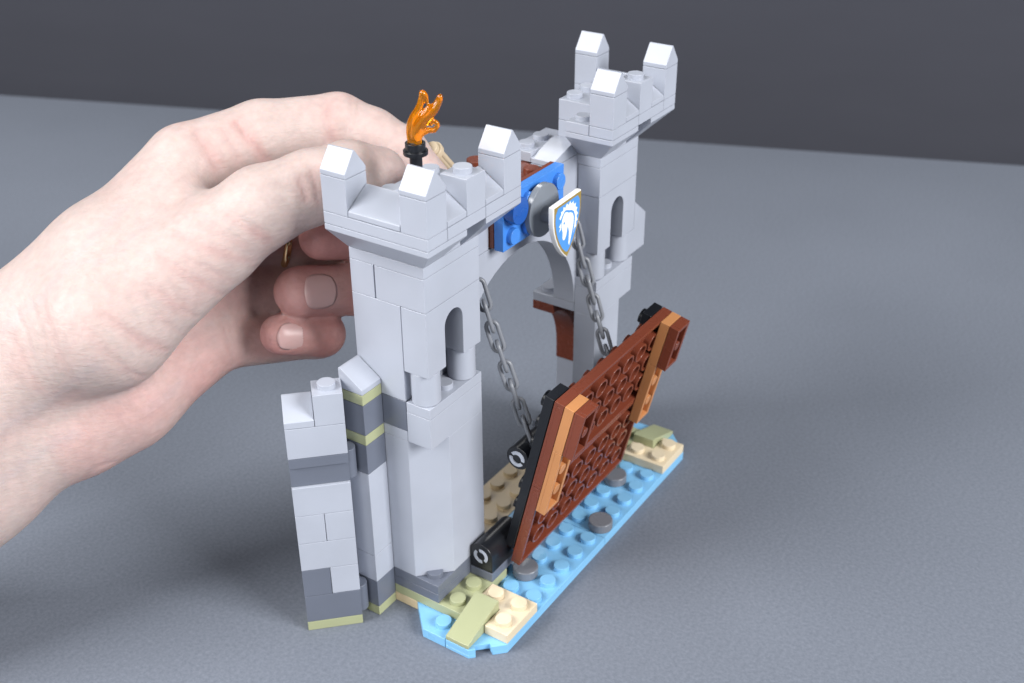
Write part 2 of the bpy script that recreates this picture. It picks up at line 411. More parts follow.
# --- gate arch and walkway
a = MB()
def half_arch(xs, sgn):
    pts = [(8 - sgn * g, 12.79), (8 - sgn * g, 12.05)] + [(8 - sgn * 4 * math.sin(math.radians(t)), 8.05 + 4 * math.cos(math.radians(t))) for t in range(6, 91, 6)] + [(8 - sgn * 4, 8.01), (8 - sgn * 5, 8.01), (8 - sgn * 5, 12.79)]
    a.prism(pts, 2 + g, 3 - g, XZ)
half_arch(3, 1); half_arch(8, -1)
gate = part(a, 'gate_arch', 'lgrey', label='light grey round arch between the towers')
for x in (4, 10):
    q = MB(); q.box(x, x + 2, 2, 3, 12.8, 14.4); part(q, 'parapet_brick', 'lgrey', gate)
q = MB(); q.box(6, 10, 2, 3, 12.85, 14.0); q.box(4, 8, 3, 4, 13.6, 14.0); q.box(8, 12, 3, 4, 13.6, 14.0)
q.box(6, 10.2, 2, 4, 14.0, 14.4)
for x in (7.5, 8.5, 9.5):
    for y in (2.5, 3.5): q.stud(x, y, 14.39)
q.cyl((8.75, 4.4, 13.9), (0, 0, 1), .38, .85); 
part(q, 'walkway_plate', 'brown', gate)
q = MB(); q.prism([(10.25, 14.41), (12.0, 14.41), (12.0, 14.95), (11.6, 14.95), (10.25, 14.6)], 2 + g, 3.0, XZ)
q.box(10.25, 12.9, 3, 4, 14.41, 14.8)
for x in (10.75, 11.75): q.stud(x, 3.5, 14.79)
part(q, 'walkway_slope', 'lgrey', gate)

# --- banner and shield on the gate front
b = MB()
b.box(6, 10, 1.4, 1.8, 12.82, 14.8)
for x in (6.5, 7.5, 8.5, 9.5):
    for z in (13.3, 14.3): b.stud(x, 1.41, z, (0, -1, 0))
ban = part(b, 'banner_plate', 'blue', label='bright blue plate with studs facing forward')
q = MB(); q.box(6, 10, 1.8, 2.0, 12.86, 14.78); part(q, 'banner_backing', 'brown', ban)
q = MB(); q.cyl((6.5, 1.395, 14.3), (0, -1, 0), .49, .4, 36); part(q, 'round_stud_plate', 'navy', ban)
q = MB(); q.cyl((8.0, 1.2, 13.8), (0, -1, 0), .98, .22, 56); part(q, 'round_disc', 'dish', ban)
q = MB(); q.cyl((8.02, 1.0, 13.65), (0, -1, 0), .3, .35, 30); q.cyl((8.05, .66, 13.6), (0, -1, 0), .2, .5, 24); part(q, 'disc_peg', 'dgrey', ban)
# shield plane: s to the right, t up, n forward
SC, ST, SN = Vector((8.14, .12, 13.45)), Vector((.999, .04, 0)), Vector((.04, -.999, 0))
def sh(p, q_, w): v = SC + ST * (p * 1.01) + Vector((0, 0, 1)) * (q_ * .94) + SN * w; return v
right = [(1, 1), (1, .35), (.95, .05), (.84, -.28), (.66, -.65), (.42, -1.0), (.2, -1.24)]
outl = right + [(0, -1.42)] + [(-x, y) for x, y in right[::-1]]
def scaled(pts, k, dy=0): return [(x * k, y * k + dy) for x, y in pts]
q = MB(); q.prism(outl, -.22, 0, sh); shield = part(q, 'shield', 'white', castle, bevel=.05, label='white edged heater shield with a horse head emblem')
q = MB(); q.prism(scaled(outl, .955), -.05, .004, sh); part(q, 'gold_border', 'gold', shield, bevel=0)
fld = [(.70, .865), (.85, .66), (.87, .35), (.82, .05), (.72, -.26), (.56, -.58), (.36, -.87), (.13, -1.1), (0, -1.16)]
fld = fld + [(-x, y) for x, y in fld[:-1][::-1]]
q = MB(); q.prism(fld, -.05, .009, sh); part(q, 'blue_field', 'field', shield, bevel=0)
head = [(-.30, .47), (-.20, .56), (-.06, .52), (.06, .44), (.20, .40), (.34, .30), (.42, .12), (.42, -.10), (.36, -.36), (.28, -.62), (.20, -.86), (.13, -1.02), (.07, -.90), (.09, -.64), (.10, -.40), (.07, -.30), (.02, -.15), (-.03, -.18), (-.05, -.32), (-.10, -.48), (-.20, -.62), (-.31, -.60), (-.36, -.48), (-.35, -.26), (-.42, -.02), (-.44, .16), (-.40, .32)]
mane = [(-.40, .50), (-.52, .36), (-.60, .46), (-.46, .60), (-.50, .70), (-.34, .70), (-.32, .84), (-.18, .76), (-.08, .90), (.02, .78), (.16, .90), (.22, .75), (.38, .82), (.40, .66), (.56, .66), (.53, .50), (.68, .42), (.60, .30), (.72, .14), (.62, .06), (.70, -.14), (.60, -.18), (.62, -.38), (.48, -.44), (.42, -.62), (.46, -.38), (.51, -.10), (.51, .14), (.42, .36), (.25, .48), (.08, .54), (-.06, .61), (-.22, .65)]
forelock = [(-.48, .22), (-.62, .10), (-.52, .04), (-.60, -.12), (-.47, -.06), (-.46, .06)]
q = MB()
for pl in (head, mane, forelock): q.prism([(x * 1.02, y * .93) for x, y in pl], -.05, .014, sh)
part(q, 'horse_emblem', 'print_white', shield, bevel=0)
q = MB(); q.prism([(-.33, .12), (-.27, .05), (-.20, .10), (-.25, .17)], -.02, .019, sh); part(q, 'horse_eye', 'field', shield, bevel=0)
# --- drawbridge
def half_rings(mb, c, tilt):
    for k in (0, 180):
        pts = []
        for r, rng in ((.31, range(0, 9)), (.19, range(8, -1, -1))):
            for i in rng:
                t = math.radians(tilt + k + 18 + 144 * i / 8); pts.append((c.y + r * math.cos(t), c.z + r * math.sin(t)))
        mb.prism(pts, c.x - .02, c.x + .06, YZ)
UO = Vector((0, -.15, 1.23)); UU = Vector((0, -.228, .9737)); UN = Vector((0, -.9737, -.228))
def br(x, u, n): return UO + Vector((x, 0, 0)) + UU * u + UN * n
def bbox(mb, x0, x1, u0, u1, n0, n1):
    m2 = MB(); m2.box(x0, x1, u0, u1, n0, n1, .008); m2.transform(lambda x, y, z: br(x, y, z)); mb.add(m2.v, m2.f)
dk = MB()
wt = .17
for u0 in (0, 4):
    bbox(dk, 4, 12, u0, u0 + 4, 0, .13)
    bbox(dk, 4, 12, u0, u0 + wt, .11, .4); bbox(dk, 4, 12, u0 + 4 - wt, u0 + 4, .11, .4)
    bbox(dk, 4, 4 + wt, u0 + wt - .01, u0 + 4 - wt + .01, .11, .4); bbox(dk, 12 - wt, 12, u0 + wt - .01, u0 + 4 - wt + .01, .11, .4)
    for i in range(1, 8):
        for j in range(1, 4):
            dk.tube(br(4 + i, u0 + j, .1), UN, .4, .3, .295, 24)
    for i in range(8):
        for j in range(4): dk.stud(*br(4.5 + i, u0 + .5 + j, .01), -UN)
bridge = part(dk, 'drawbridge', 'brown', bevel=.02, label='reddish brown drawbridge of two plates seen from its hollow underside')
for x0 in (4, 11):
    nb = MB()
    bbox(nb, x0, x0 + 1, 3, 6, .405, .545); bbox(nb, x0, x0 + 1, 5.984, 8, .405, .795)
    for xa, xb in ((x0, x0 + .18), (x0 + .82, x0 + 1)): bbox(nb, xa, xb, 3, 5.99, .53, .795)
    bbox(nb, x0 + .165, x0 + .835, 3, 3.18, .53, .795)
    for u in (4, 5): nb.cyl(br(x0 + .5, u, .5), UN, .22, .28, 20)
    beam = part(nb, 'beam', 'nougat', bridge, bevel=.02)
    bb_ = MB()
    bbox(bb_, x0, x0 + 1, 6, 8, .8, .93)
    for xa, xb in ((x0, x0 + .18), (x0 + .82, x0 + 1)): bbox(bb_, xa, xb, 6, 8, .91, 1.2)
    bbox(bb_, x0 + .17, x0 + .83, 6, 6.18, .91, 1.2); bbox(bb_, x0 + .17, x0 + .83, 7.82, 8, .91, 1.2)
    bb_.cyl(br(x0 + .5, 7, .9), UN, .2, .28, 20)
    part(bb_, 'end_plate', 'brown', bridge, bevel=.02)
    bk = MB(); bbox(bk, x0, x0 + 1, 0.6, 8, -.4, -.02)
    for i in range(2, 8):
        bk.stud(*br(x0 + .5, i + .5, -.39), -UN)
    part(bk, 'back_rail', 'black', bridge, bevel=.03)
    # chain anchor with a hollow pin
    an = MB(); an.cyl(br(x0 + .02, 4.75, -.8), (1, 0, 0), .47, 1.96, 36)
    part(an, 'chain_anchor', 'black', bridge, bevel=.05)
    pn = MB(); half_rings(pn, br(x0 - .01, 4.75, -.8), 25)
    part(pn, 'anchor_pin', 'pin', bridge, bevel=0)
    hx = x0 - 1 if x0 == 4 else x0
    hg = MB()
    prof = [(0 + g, 1.21), (1 - g, 1.21), (1 - g, 1.9)] + [(.5 + .485 * math.cos(math.radians(t)), 1.9 + .485 * math.sin(math.radians(t))) for t in range(15, 180, 15)] + [(0 + g, 1.9)]
    hg.prism(prof, hx + g, hx + 2 - g, YZ)
    part(hg, 'hinge_block', 'black', bridge, bevel=.04)
    hp = MB(); half_rings(hp, Vector((hx + .0, .5, 1.85)), 60)
    part(hp, 'hinge_pin', 'pin', bridge, bevel=0)

# --- chains
def chain(A, B, sag, n):
    A, B = Vector(A), Vector(B)
    P = [A.lerp(B, i / n) + Vector((0, 0, -sag * 4 * (i / n) * (1 - i / n))) for i in range(n + 1)]
    ch = None
    for i in range(n):
        t = (P[i + 1] - P[i]); L_ = t.length; t.normalize(); mid = (P[i] + P[i + 1]) / 2
        side = t.cross(Vector((-.72, -.48, .5))).normalized(); oth = t.cross(side)
        ang = math.radians(6 if i % 2 == 0 else 94) + random.uniform(-.12, .12)
        w = side * math.cos(ang) + oth * math.sin(ang)
        hl, r = L_ * .5 - .02, .20
        pts = []
        for k in range(9): th = math.pi * k / 8; pts.append(mid + t * (hl + r * math.sin(th)) * 1 + w * (r * math.cos(th)))
        for k in range(9): th = math.pi * k / 8; pts.append(mid - t * (hl + r * math.sin(th)) - w * (r * math.cos(th)))
        q = MB(); q.sweep(pts, .078, 10, True)
        if ch is None: ch = part(q, 'chain', 'chain', bevel=0, smooth_all=True)
        else: part(q, 'chain_link', 'chain', ch, bevel=0, smooth_all=True)
chain((4.6, 1.5, 12.2), (4.78, -.52, 6.5), .12, 8)
chain((10.95, 1.5, 12.0), (10.72, -.5, 6.5), .10, 8)

# ------------------------------------------------------------------ implicit surfaces (numpy)
def surface_nets(F, org, h):
    ins = F < 0
    c = [ins[i:ins.shape[0]-1+i, j:ins.shape[1]-1+j, k:ins.shape[2]-1+k] for i in (0,1) for j in (0,1) for k in (0,1)]
    s = sum(x.astype(np.int8) for x in c); act = (s > 0) & (s < 8)
    idx = -np.ones(act.shape, int); ii = np.argwhere(act); idx[act] = np.arange(len(ii))
    acc = np.zeros((len(ii), 3)); cnt = np.zeros(len(ii))
    cor = [(i, j, k) for i in (0,1) for j in (0,1) for k in (0,1)]
    for a_ in range(8):
        for b_ in range(a_ + 1, 8):
            d = np.array(cor[b_]) - np.array(cor[a_])
            if abs(d).sum() != 1: continue
            fa = F[tuple((ii + cor[a_]).T)]; fb = F[tuple((ii + cor[b_]).T)]
            m = (fa < 0) != (fb < 0)
            t = np.where(m, fa / np.where(m, fa - fb, 1), 0)
            acc[m] += (np.array(cor[a_]) + t[:, None] * d)[m]; cnt[m] += 1
    V = (ii + acc / cnt[:, None]) * h + org
    quads = []
    for ax in range(3):
        o1, o2 = (ax + 1) % 3, (ax + 2) % 3
        n = np.array(F.shape); sl0 = [slice(1, n[q_] - 1) for q_ in range(3)]; sl1 = list(sl0)
        sl0[ax] = slice(0, n[ax] - 1); sl1[ax] = slice(1, n[ax])
        A_, B_ = ins[tuple(sl0)], ins[tuple(sl1)]
        e = np.argwhere(A_ != B_); fl = A_[tuple(e.T)]
        st = np.ones(3, int); st[ax] = 0; e = e + st
        u_ = np.zeros(3, int); u_[o1] = 1; w_ = np.zeros(3, int); w_[o2] = 1
        q4 = np.stack([idx[tuple((e - u_ - w_).T)], idx[tuple((e - w_).T)], idx[tuple(e.T)], idx[tuple((e - u_).T)]], 1)
        q4[~fl] = q4[~fl][:, ::-1]
        quads.append(q4)
    return V, np.concatenate(quads)

def capsule(P, a_, b_, ra, rb):
    a_, b_ = np.array(a_), np.array(b_); ab = b_ - a_
    t = np.clip(((P - a_) @ ab) / max(ab @ ab, 1e-9), 0, 1)
    return np.linalg.norm(P - a_ - t[..., None] * ab, axis=-1) - (ra + (rb - ra) * t)
def smin(a_, b_, k):
    h_ = np.clip(.5 + .5 * (b_ - a_) / k, 0, 1); return b_ + (a_ - b_) * h_ - k * h_ * (1 - h_)

def grid(lo, hi, h):
    ax = [np.arange(lo[i], hi[i] + h, h) for i in range(3)]
    return np.stack(np.meshgrid(*ax, indexing='ij'), -1)

def chain_sdf(P, pts, k):
    d = None
    for p, q_ in zip(pts[:-1], pts[1:]):
        c = capsule(P, p[:3], q_[:3], p[3], q_[3]); d = c if d is None else smin(d, c, k)
    return d
def np_object(name, V, Q, mat, origin, parent=None):
    me = bpy.data.meshes.new(name); me.from_pydata(((V - np.array(origin)) * S).tolist(), [], Q.tolist())
    for p in me.polygons: p.use_smooth = True
    me.materials.append(mat); me.update()
    o = bpy.data.objects.new(name, me); COL.objects.link(o)
    if parent: o.parent = parent
    return o

# --- torch
TX, TY = 2.54, 2.30
t = MB()
t.cyl((TX, TY, 16.4), (0, 0, 1), .2, 1.36, 28); t.cyl((TX, TY, 17.36), (0, 0, 1), .39, .15, 36); t.cyl((TX, TY, 17.46), (0, 0, 1), .31, .06, 36)
t.tube((TX, TY, 17.49), (0, 0, 1), .32, .23, .26, 36)
torch = part(t, 'torch', 'black', bevel=.02, label='small black torch with a see-through orange flame on the near tower')
FR, FU = np.array((.5505, -.8348, 0)), np.array((-.05, -.03, 1.0))
def fp(a_, z, r, o=0): return (*(np.array((TX, TY, 17.66)) + FR * a_ + FU * z + np.array((.72, .48, 0)) * o), r * .9)
strands = [
    [fp(-.10, -.1, .13, .04), fp(-.12, .47, .15, .04), fp(-.02, .84, .15, .02), fp(.18, 1.21, .12), fp(.28, 1.54, .10), fp(.30, 1.68, .085)],
    [fp(.30, 1.68, .085), fp(.40, 1.60, .065), fp(.43, 1.36, .05)],
    [fp(.06, -.1, .14, -.06), fp(.10, .42, .17, -.06), fp(.28, .79, .18, -.05), fp(.59, 1.12, .16, -.04), fp(.77, 1.40, .12), fp(.83, 1.57, .085)],
    [fp(.02, .3, .13, -.12), fp(.13, .72, .13, -.14), fp(.34, 1.05, .12, -.14), fp(.52, 1.3, .07, -.1)],
    [fp(.20, .37, .10), fp(.43, .49, .09, -.04), fp(.63, .51, .08, -.05), fp(.72, .70, .07, -.05), fp(.58, .80, .065, -.05), fp(.49, .66, .05, -.05)],
]
lo = np.array((TX - 1.3, TY - 1.5, 17.4)); hi = np.array((TX + 1.3, TY + 1.3, 19.8)); h_ = .03
Pg = grid(lo, hi, h_); F_ = None
def spline(pts, n=5):
    P_ = [np.array(p) for p in pts]; P_ = [2 * P_[0] - P_[1]] + P_ + [2 * P_[-1] - P_[-2]]; o_ = []
    for i in range(1, len(P_) - 2):
        for k in range(n):
            t_ = k / n; a0, a1, a2, a3 = P_[i-1:i+3]
            o_.append(.5 * (2*a1 + (a2-a0)*t_ + (2*a0-5*a1+4*a2-a3)*t_**2 + (3*a1-a0-3*a2+a3)*t_**3))
    return [tuple(q_) for q_ in o_ + [P_[-2]]]
for st in strands:
    d = chain_sdf(Pg, spline(st), .03); F_ = d if F_ is None else smin(F_, d, .07)
V, Q = surface_nets(F_, lo, h_)
fl = np_object('flame', V, Q, M['flame'], ORG, torch)
sm = fl.modifiers.new('smooth', 'SMOOTH'); sm.factor = .5; sm.iterations = 6

# --- tan lever held between finger and thumb
lv = MB()
A_, B_ = Vector((6.97, 5.1, 15.58)), Vector((7.95, 4.95, 14.4))
dv = (B_ - A_).normalized()
lv.cyl(A_ + dv * .1, dv, .36, .2, 32); lv.cyl(A_ - dv * .06, dv, .27, .2, 28); lv.cyl(A_, dv, .13, 2.2, 20)
sd = dv.cross(Vector((.72, .48, -.5))).normalized()
for sg in (-1, 1): lv.cyl(A_ + sd * .14 * sg, dv, .13, 2.0, 24)
part(lv, 'lever', 'lever', bevel=.02, label='tan ribbed lever between finger and thumb')

# ------------------------------------------------------------------ the hand
#HAND0
HAND = {
 'forearm_a': [[-13.232, 18.051, 3.802, 3.0], [-7.944, 14.724, 8.257, 2.45], [-4.819, 12.723, 10.256, 1.95]],
 'forearm_b': [[-13.24, 17.22, 1.994, 2.6], [-7.573, 13.816, 6.324, 1.85], [-4.862, 12.016, 8.116, 1.75]],
 'meta_index': [[-5.183, 13.745, 9.709, 1.8], [-2.092, 12.302, 12.793, 1.8], [0.973, 10.992, 15.567, 1.5]],
 'meta_middle': [[-4.683, 13.601, 8.892, 2.0], [1.46, 10.919, 13.0, 1.45]],
 'meta_ring': [[-4.665, 12.787, 8.14, 1.8], [1.269, 10.469, 11.09, 1.3]],
 'meta_pinky': [[-4.553, 11.694, 7.854, 1.65], [-3.293, 10.994, 8.604, 1.72], [0.497, 9.968, 9.496, 1.15]],
 'thenar': [[-5.208, 12.377, 10.564, 1.9], [-3.926, 10.304, 12.031, 2.1], [-0.851, 8.159, 14.221, 1.52]],
 'thumb': [[-0.851, 8.159, 14.221, 1.5], [0.339, 6.967, 15.299, 1.3], [1.464, 5.762, 15.871, 1.17], [2.697, 5.206, 15.919, 1.15], [3.862, 5.001, 15.605, 1.0]],
 'web': [[-4.524, 12.919, 11.672, 2.0], [-2.518, 11.361, 13.478, 1.75], [-0.435, 10.1, 14.88, 1.2]],
 'index': [[1.002, 11.01, 15.626, 1.42], [3.338, 9.721, 16.167, 1.3], [5.52, 8.107, 16.374, 1.05], [6.064, 7.037, 15.935, 0.98], [6.398, 5.981, 15.406, 0.93], [6.396, 4.773, 14.646, 0.75]],
 'middle': [[1.41, 10.802, 12.814, 1.3], [3.885, 9.43, 12.276, 1.12], [6.319, 8.263, 11.873, 1.0], [4.921, 6.269, 12.746, 0.92], [2.875, 6.925, 13.221, 0.78]],
 'ring': [[1.263, 10.379, 10.996, 1.2], [5.426, 8.08, 10.007, 1.0], [3.603, 6.151, 11.13, 0.92], [1.752, 7.088, 11.554, 0.92]],
 'pinky': [[0.516, 9.808, 9.37, 1.05], [3.321, 7.961, 8.854, 0.88], [2.133, 6.605, 9.84, 0.8], [0.837, 7.307, 10.241, 0.74]],
}
#HAND1
if HAND:
    allp = np.array([p for c in HAND.values() for p in c])
    lo = (allp[:, :3] - allp[:, 3:4]).min(0) - .4; hi = (allp[:, :3] + allp[:, 3:4]).max(0) + .4
    h_ = .105
    Pg = grid(lo, hi, h_)
    body = None
    for nm in ('forearm_a', 'forearm_b', 'meta_index', 'meta_middle', 'meta_ring', 'meta_pinky'):
        d = chain_sdf(Pg, HAND[nm], .9); body = d if body is None else smin(body, d, .8)
    body = smin(body, chain_sdf(Pg, HAND['thenar'], .7), .55)
    body = smin(body, chain_sdf(Pg, HAND['web'], .6), .9)
    th = chain_sdf(Pg, HAND['thumb'], .35)
    body = smin(body, th, .30)
    fing = None
    for nm in ('index', 'middle', 'ring', 'pinky'):
        pts = HAND[nm]; base = chain_sdf(Pg, pts[:2], .3); rest = chain_sdf(Pg, pts[1:], .22)
        f = smin(base, rest, .25); fing = f if fing is None else np.minimum(fing, f)
    body = smin(body, fing, .22)
    V, Q = surface_nets(body, lo, h_)
    for _ in range(3):
        nb_ = np.zeros_like(V); ct = np.zeros(len(V))
        for a_, b_ in ((0, 1), (1, 2), (2, 3), (3, 0)):
            np.add.at(nb_, Q[:, a_], V[Q[:, b_]]); np.add.at(ct, Q[:, a_], 1)
            np.add.at(nb_, Q[:, b_], V[Q[:, a_]]); np.add.at(ct, Q[:, b_], 1)
        V = V * .4 + nb_ / ct[:, None] * .6
    # creases and flushed skin
    flush = np.zeros(len(V))
    for nm, w_, rr in (('middle', .95, 1.7), ('ring', .85, 1.6), ('pinky', .85, 1.6)):
        for p in HAND[nm][-2:]:
            flush = np.maximum(flush, w_ * np.clip(1.6 - np.linalg.norm(V - np.array(p[:3]), axis=1) / rr, 0, 1))
    for nm in ('meta_pinky', 'meta_ring'):
        dd = chain_sdf(V, HAND[nm], .3); flush = np.maximum(flush, .5 * np.clip(1 - np.abs(dd) / .5, 0, 1))
    #CREASE0
    CREASES = [
     (0.08, 0.128, 0.41, [[2.15, 9.58, 17.13], [2.1, 9.33, 16.94], [2.1, 9.13, 16.74], [2.13, 8.99, 16.56], [2.2, 8.87, 16.37], [2.27, 8.79, 16.15], [2.37, 8.73, 15.91]]),
     (0.05, 0.128, 0.27, [[0.96, 10.26, 16.97], [0.87, 9.98, 16.77], [0.84, 9.76, 16.54], [0.85, 9.58, 16.28], [0.9, 9.45, 15.99]]),
     (0.03, 0.096, 0.16, [[1.66, 9.81, 17.02], [1.6, 9.57, 16.84], [1.59, 9.39, 16.63], [1.56, 9.24, 16.35], [1.58, 9.15, 16.04]]),
     (0.065, 0.16, 0.32, [[4.87, 7.69, 17.19], [4.68, 7.63, 17.0], [4.52, 7.61, 16.8], [4.45, 7.55, 16.51], [4.43, 7.55, 16.19]]),
     (0.05, 0.104, 0.25, [[-4.97, 8.71, 13.28], [-4.86, 8.45, 12.99], [-4.7, 8.24, 12.66], [-4.49, 8.1, 12.37], [-4.23, 8.02, 12.04], [-3.88, 7.99, 11.77], [-3.42, 8.1, 11.4]]),
     (0.04, 0.096, 0.18, [[-5.56, 9.02, 12.94], [-5.48, 8.75, 12.58], [-5.36, 8.55, 12.17], [-5.15, 8.41, 11.77], [-4.87, 8.38, 11.3], [-4.59, 8.37, 11.04], [-4.21, 8.5, 10.69]]),
     (0.035, 0.088, 0.25, [[-2.34, 8.09, 15.06], [-2.21, 7.61, 14.93], [-2.01, 7.21, 14.75], [-1.81, 6.95, 14.58], [-1.56, 6.74, 14.38], [-1.23, 6.58, 14.18], [-0.8, 6.52, 13.91]]),
     (0.025, 0.08, 0.18, [[-3.02, 8.13, 14.5], [-2.88, 7.71, 14.21], [-2.64, 7.39, 13.85], [-2.23, 7.18, 13.45], [-1.57, 7.26, 12.85]]),
     (0.035, 0.088, 0.27, [[-1.19, 6.9, 15.57], [-1.09, 6.56, 15.39], [-0.92, 6.28, 15.17], [-0.74, 6.11, 14.96], [-0.49, 6.0, 14.7]]),
     (0.025, 0.08, 0.18, [[-3.67, 8.08, 13.71], [-3.48, 7.85, 13.47], [-3.26, 7.67, 13.19], [-2.93, 7.55, 12.83], [-2.45, 7.62, 12.34]]),
     (0.025, 0.08, 0.16, [[-1.8, 7.54, 15.33], [-1.68, 7.2, 15.22], [-1.52, 6.91, 15.08], [-1.34, 6.66, 14.86], [-1.1, 6.46, 14.61]]),
     (0.02, 0.072, 0.14, [[-4.01, 8.2, 13.48], [-3.82, 7.95, 13.08], [-3.54, 7.8, 12.61], [-3.23, 7.79, 12.21], [-2.66, 8.1, 11.59]]),
     (0.02, 0.072, 0.14, [[-2.54, 7.59, 14.48], [-2.33, 7.3, 14.27], [-2.07, 7.07, 14.01], [-1.79, 6.93, 13.72], [-1.37, 6.93, 13.33]]),
     (0.025, 0.104, 0.14, [[-5.73, 10.6, 13.38], [-6.0, 10.1, 12.93], [-6.13, 9.82, 12.36], [-6.1, 9.63, 11.78], [-5.95, 9.63, 11.06]]),
     (0.02, 0.096, 0.11, [[-6.41, 11.6, 12.33], [-6.51, 11.25, 11.93], [-6.56, 10.99, 11.48], [-6.54, 10.82, 11.04], [-6.44, 10.77, 10.53]]),
     (0.06, 0.112, 0.36, [[0.05, 9.31, 10.64], [0.02, 9.15, 10.3], [-0.01, 8.98, 9.96], [-0.11, 8.88, 9.52], [-0.07, 8.94, 8.94]]),
     (0.035, 0.096, 0.23, [[-1.2, 9.38, 10.13], [-1.28, 9.2, 9.77], [-1.31, 9.07, 9.37], [-1.34, 9.06, 8.89]]),
     (0.03, 0.128, 0.14, [[-5.57, 10.87, 6.52], [-5.53, 10.55, 6.86], [-5.42, 10.33, 7.1], [-5.16, 10.21, 7.12], [-4.87, 10.13, 7.11]]),
     (-0.05, 0.208, 0.0, [[-7.71, 11.73, 7.87], [-7.15, 11.49, 8.13], [-6.63, 11.19, 8.43], [-6.05, 10.79, 8.9], [-5.44, 10.42, 9.34]]),
     (0.03, 0.16, 0.09, [[-7.43, 11.75, 8.88], [-6.9, 11.51, 9.1], [-6.43, 11.15, 9.39], [-6.02, 10.67, 9.84], [-5.79, 9.9, 10.48]]),
     (0.03, 0.096, 0.18, [[0.48, 5.3, 16.51], [0.46, 5.21, 16.39], [0.45, 5.14, 16.26], [0.43, 5.09, 16.11], [0.42, 5.06, 15.96]]),
     (0.025, 0.08, 0.16, [[0.85, 5.11, 16.74], [0.78, 4.98, 16.57], [0.74, 4.89, 16.39], [0.69, 4.83, 16.16], [0.67, 4.8, 15.92]]),
     (0.035, 0.08, 0.05, [[-4.99, 8.88, 13.46], [-4.9, 8.59, 13.19], [-4.76, 8.35, 12.88], [-4.58, 8.17, 12.62], [-4.35, 8.05, 12.32], [-4.05, 7.97, 12.09], [-3.68, 7.96, 11.8]]),
     (0.03, 0.08, 0.05, [[-5.03, 8.65, 13.13], [-4.9, 8.41, 12.83], [-4.73, 8.22, 12.49], [-4.5, 8.1, 12.19], [-4.22, 8.04, 11.83], [-3.85, 8.05, 11.53], [-3.27, 8.32, 11.05]]),
     (0.025, 0.08, 0.05, [[-5.04, 8.57, 12.97], [-4.89, 8.34, 12.66], [-4.7, 8.18, 12.29], [-4.45, 8.09, 11.97], [-4.13, 8.08, 11.58], [-3.69, 8.18, 11.21], [-2.28, 9.5, 9.96]]),
     (0.035, 0.08, 0.05, [[-5.54, 9.13, 13.11], [-5.49, 8.84, 12.78], [-5.38, 8.6, 12.39], [-5.21, 8.43, 12.02], [-4.97, 8.34, 11.59]]),
     (0.03, 0.08, 0.05, [[-5.57, 8.93, 12.78], [-5.47, 8.69, 12.4], [-5.32, 8.52, 11.97], [-5.09, 8.42, 11.55], [-4.76, 8.45, 11.01]]),
     (0.025, 0.08, 0.05, [[-5.57, 8.85, 12.61], [-5.45, 8.63, 12.22], [-5.28, 8.5, 11.76], [-5.01, 8.45, 11.3], [-4.59, 8.61, 10.67]]),
     (0.035, 0.08, 0.05, [[-2.22, 8.24, 15.2], [-2.13, 7.71, 15.09], [-1.96, 7.28, 14.93], [-1.78, 6.99, 14.77], [-1.55, 6.76, 14.59], [-1.25, 6.56, 14.41], [-0.89, 6.44, 14.19]]),
     (0.03, 0.08, 0.05, [[-2.36, 7.88, 14.94], [-2.2, 7.44, 14.78], [-1.97, 7.09, 14.57], [-1.73, 6.86, 14.39], [-1.45, 6.68, 14.16], [-1.06, 6.58, 13.92], [-0.36, 6.81, 13.46]]),
     (0.025, 0.08, 0.05, [[-2.4, 7.74, 14.81], [-2.21, 7.34, 14.63], [-1.95, 7.02, 14.4], [-1.69, 6.82, 14.19], [-1.36, 6.69, 13.93], [-0.9, 6.67, 13.64], [1.92, 9.17, 11.66]]),
     (0.035, 0.08, 0.05, [[-2.99, 8.32, 14.65], [-2.88, 7.85, 14.39], [-2.68, 7.49, 14.06]]),
     (0.03, 0.08, 0.05, [[-3.07, 8.03, 14.37], [-2.9, 7.64, 14.05], [-2.63, 7.36, 13.66]]),
     (0.025, 0.08, 0.05, [[-3.1, 7.91, 14.22], [-2.89, 7.57, 13.88], [-2.58, 7.33, 13.46]]),
     (0.035, 0.08, 0.05, [[-1.13, 7.03, 15.73], [-1.06, 6.65, 15.57], [-0.93, 6.33, 15.38], [-0.78, 6.13, 15.19], [-0.57, 5.97, 14.96]]),
     (0.03, 0.08, 0.05, [[-1.2, 6.76, 15.42], [-1.06, 6.46, 15.22], [-0.86, 6.22, 14.98], [-0.63, 6.09, 14.74], [-0.31, 6.06, 14.42]]),
     (0.025, 0.08, 0.05, [[-1.2, 6.66, 15.26], [-1.03, 6.4, 15.04], [-0.79, 6.2, 14.77], [-0.51, 6.12, 14.49], [0.04, 6.32, 14.03]]),
     (0.035, 0.08, 0.05, [[-3.7, 8.24, 13.9], [-3.54, 7.97, 13.68], [-3.34, 7.75, 13.43]]),
     (0.03, 0.08, 0.05, [[-3.71, 8.04, 13.56], [-3.51, 7.82, 13.3], [-3.26, 7.67, 13.01]]),
     (0.025, 0.08, 0.05, [[-3.7, 7.97, 13.39], [-3.48, 7.78, 13.11], [-3.2, 7.66, 12.79]]),
     (0.035, 0.08, 0.05, [[-1.73, 7.73, 15.47], [-1.64, 7.36, 15.38], [-1.51, 7.03, 15.26], [-1.36, 6.74, 15.07], [-1.16, 6.5, 14.84]]),
     (0.03, 0.08, 0.05, [[-1.84, 7.4, 15.2], [-1.7, 7.09, 15.07], [-1.52, 6.82, 14.91], [-1.31, 6.6, 14.68], [-1.03, 6.45, 14.4]]),
     (0.025, 0.08, 0.05, [[-1.87, 7.28, 15.06], [-1.71, 7.0, 14.91], [-1.51, 6.75, 14.74], [-1.26, 6.56, 14.48], [-0.93, 6.46, 14.17]]),
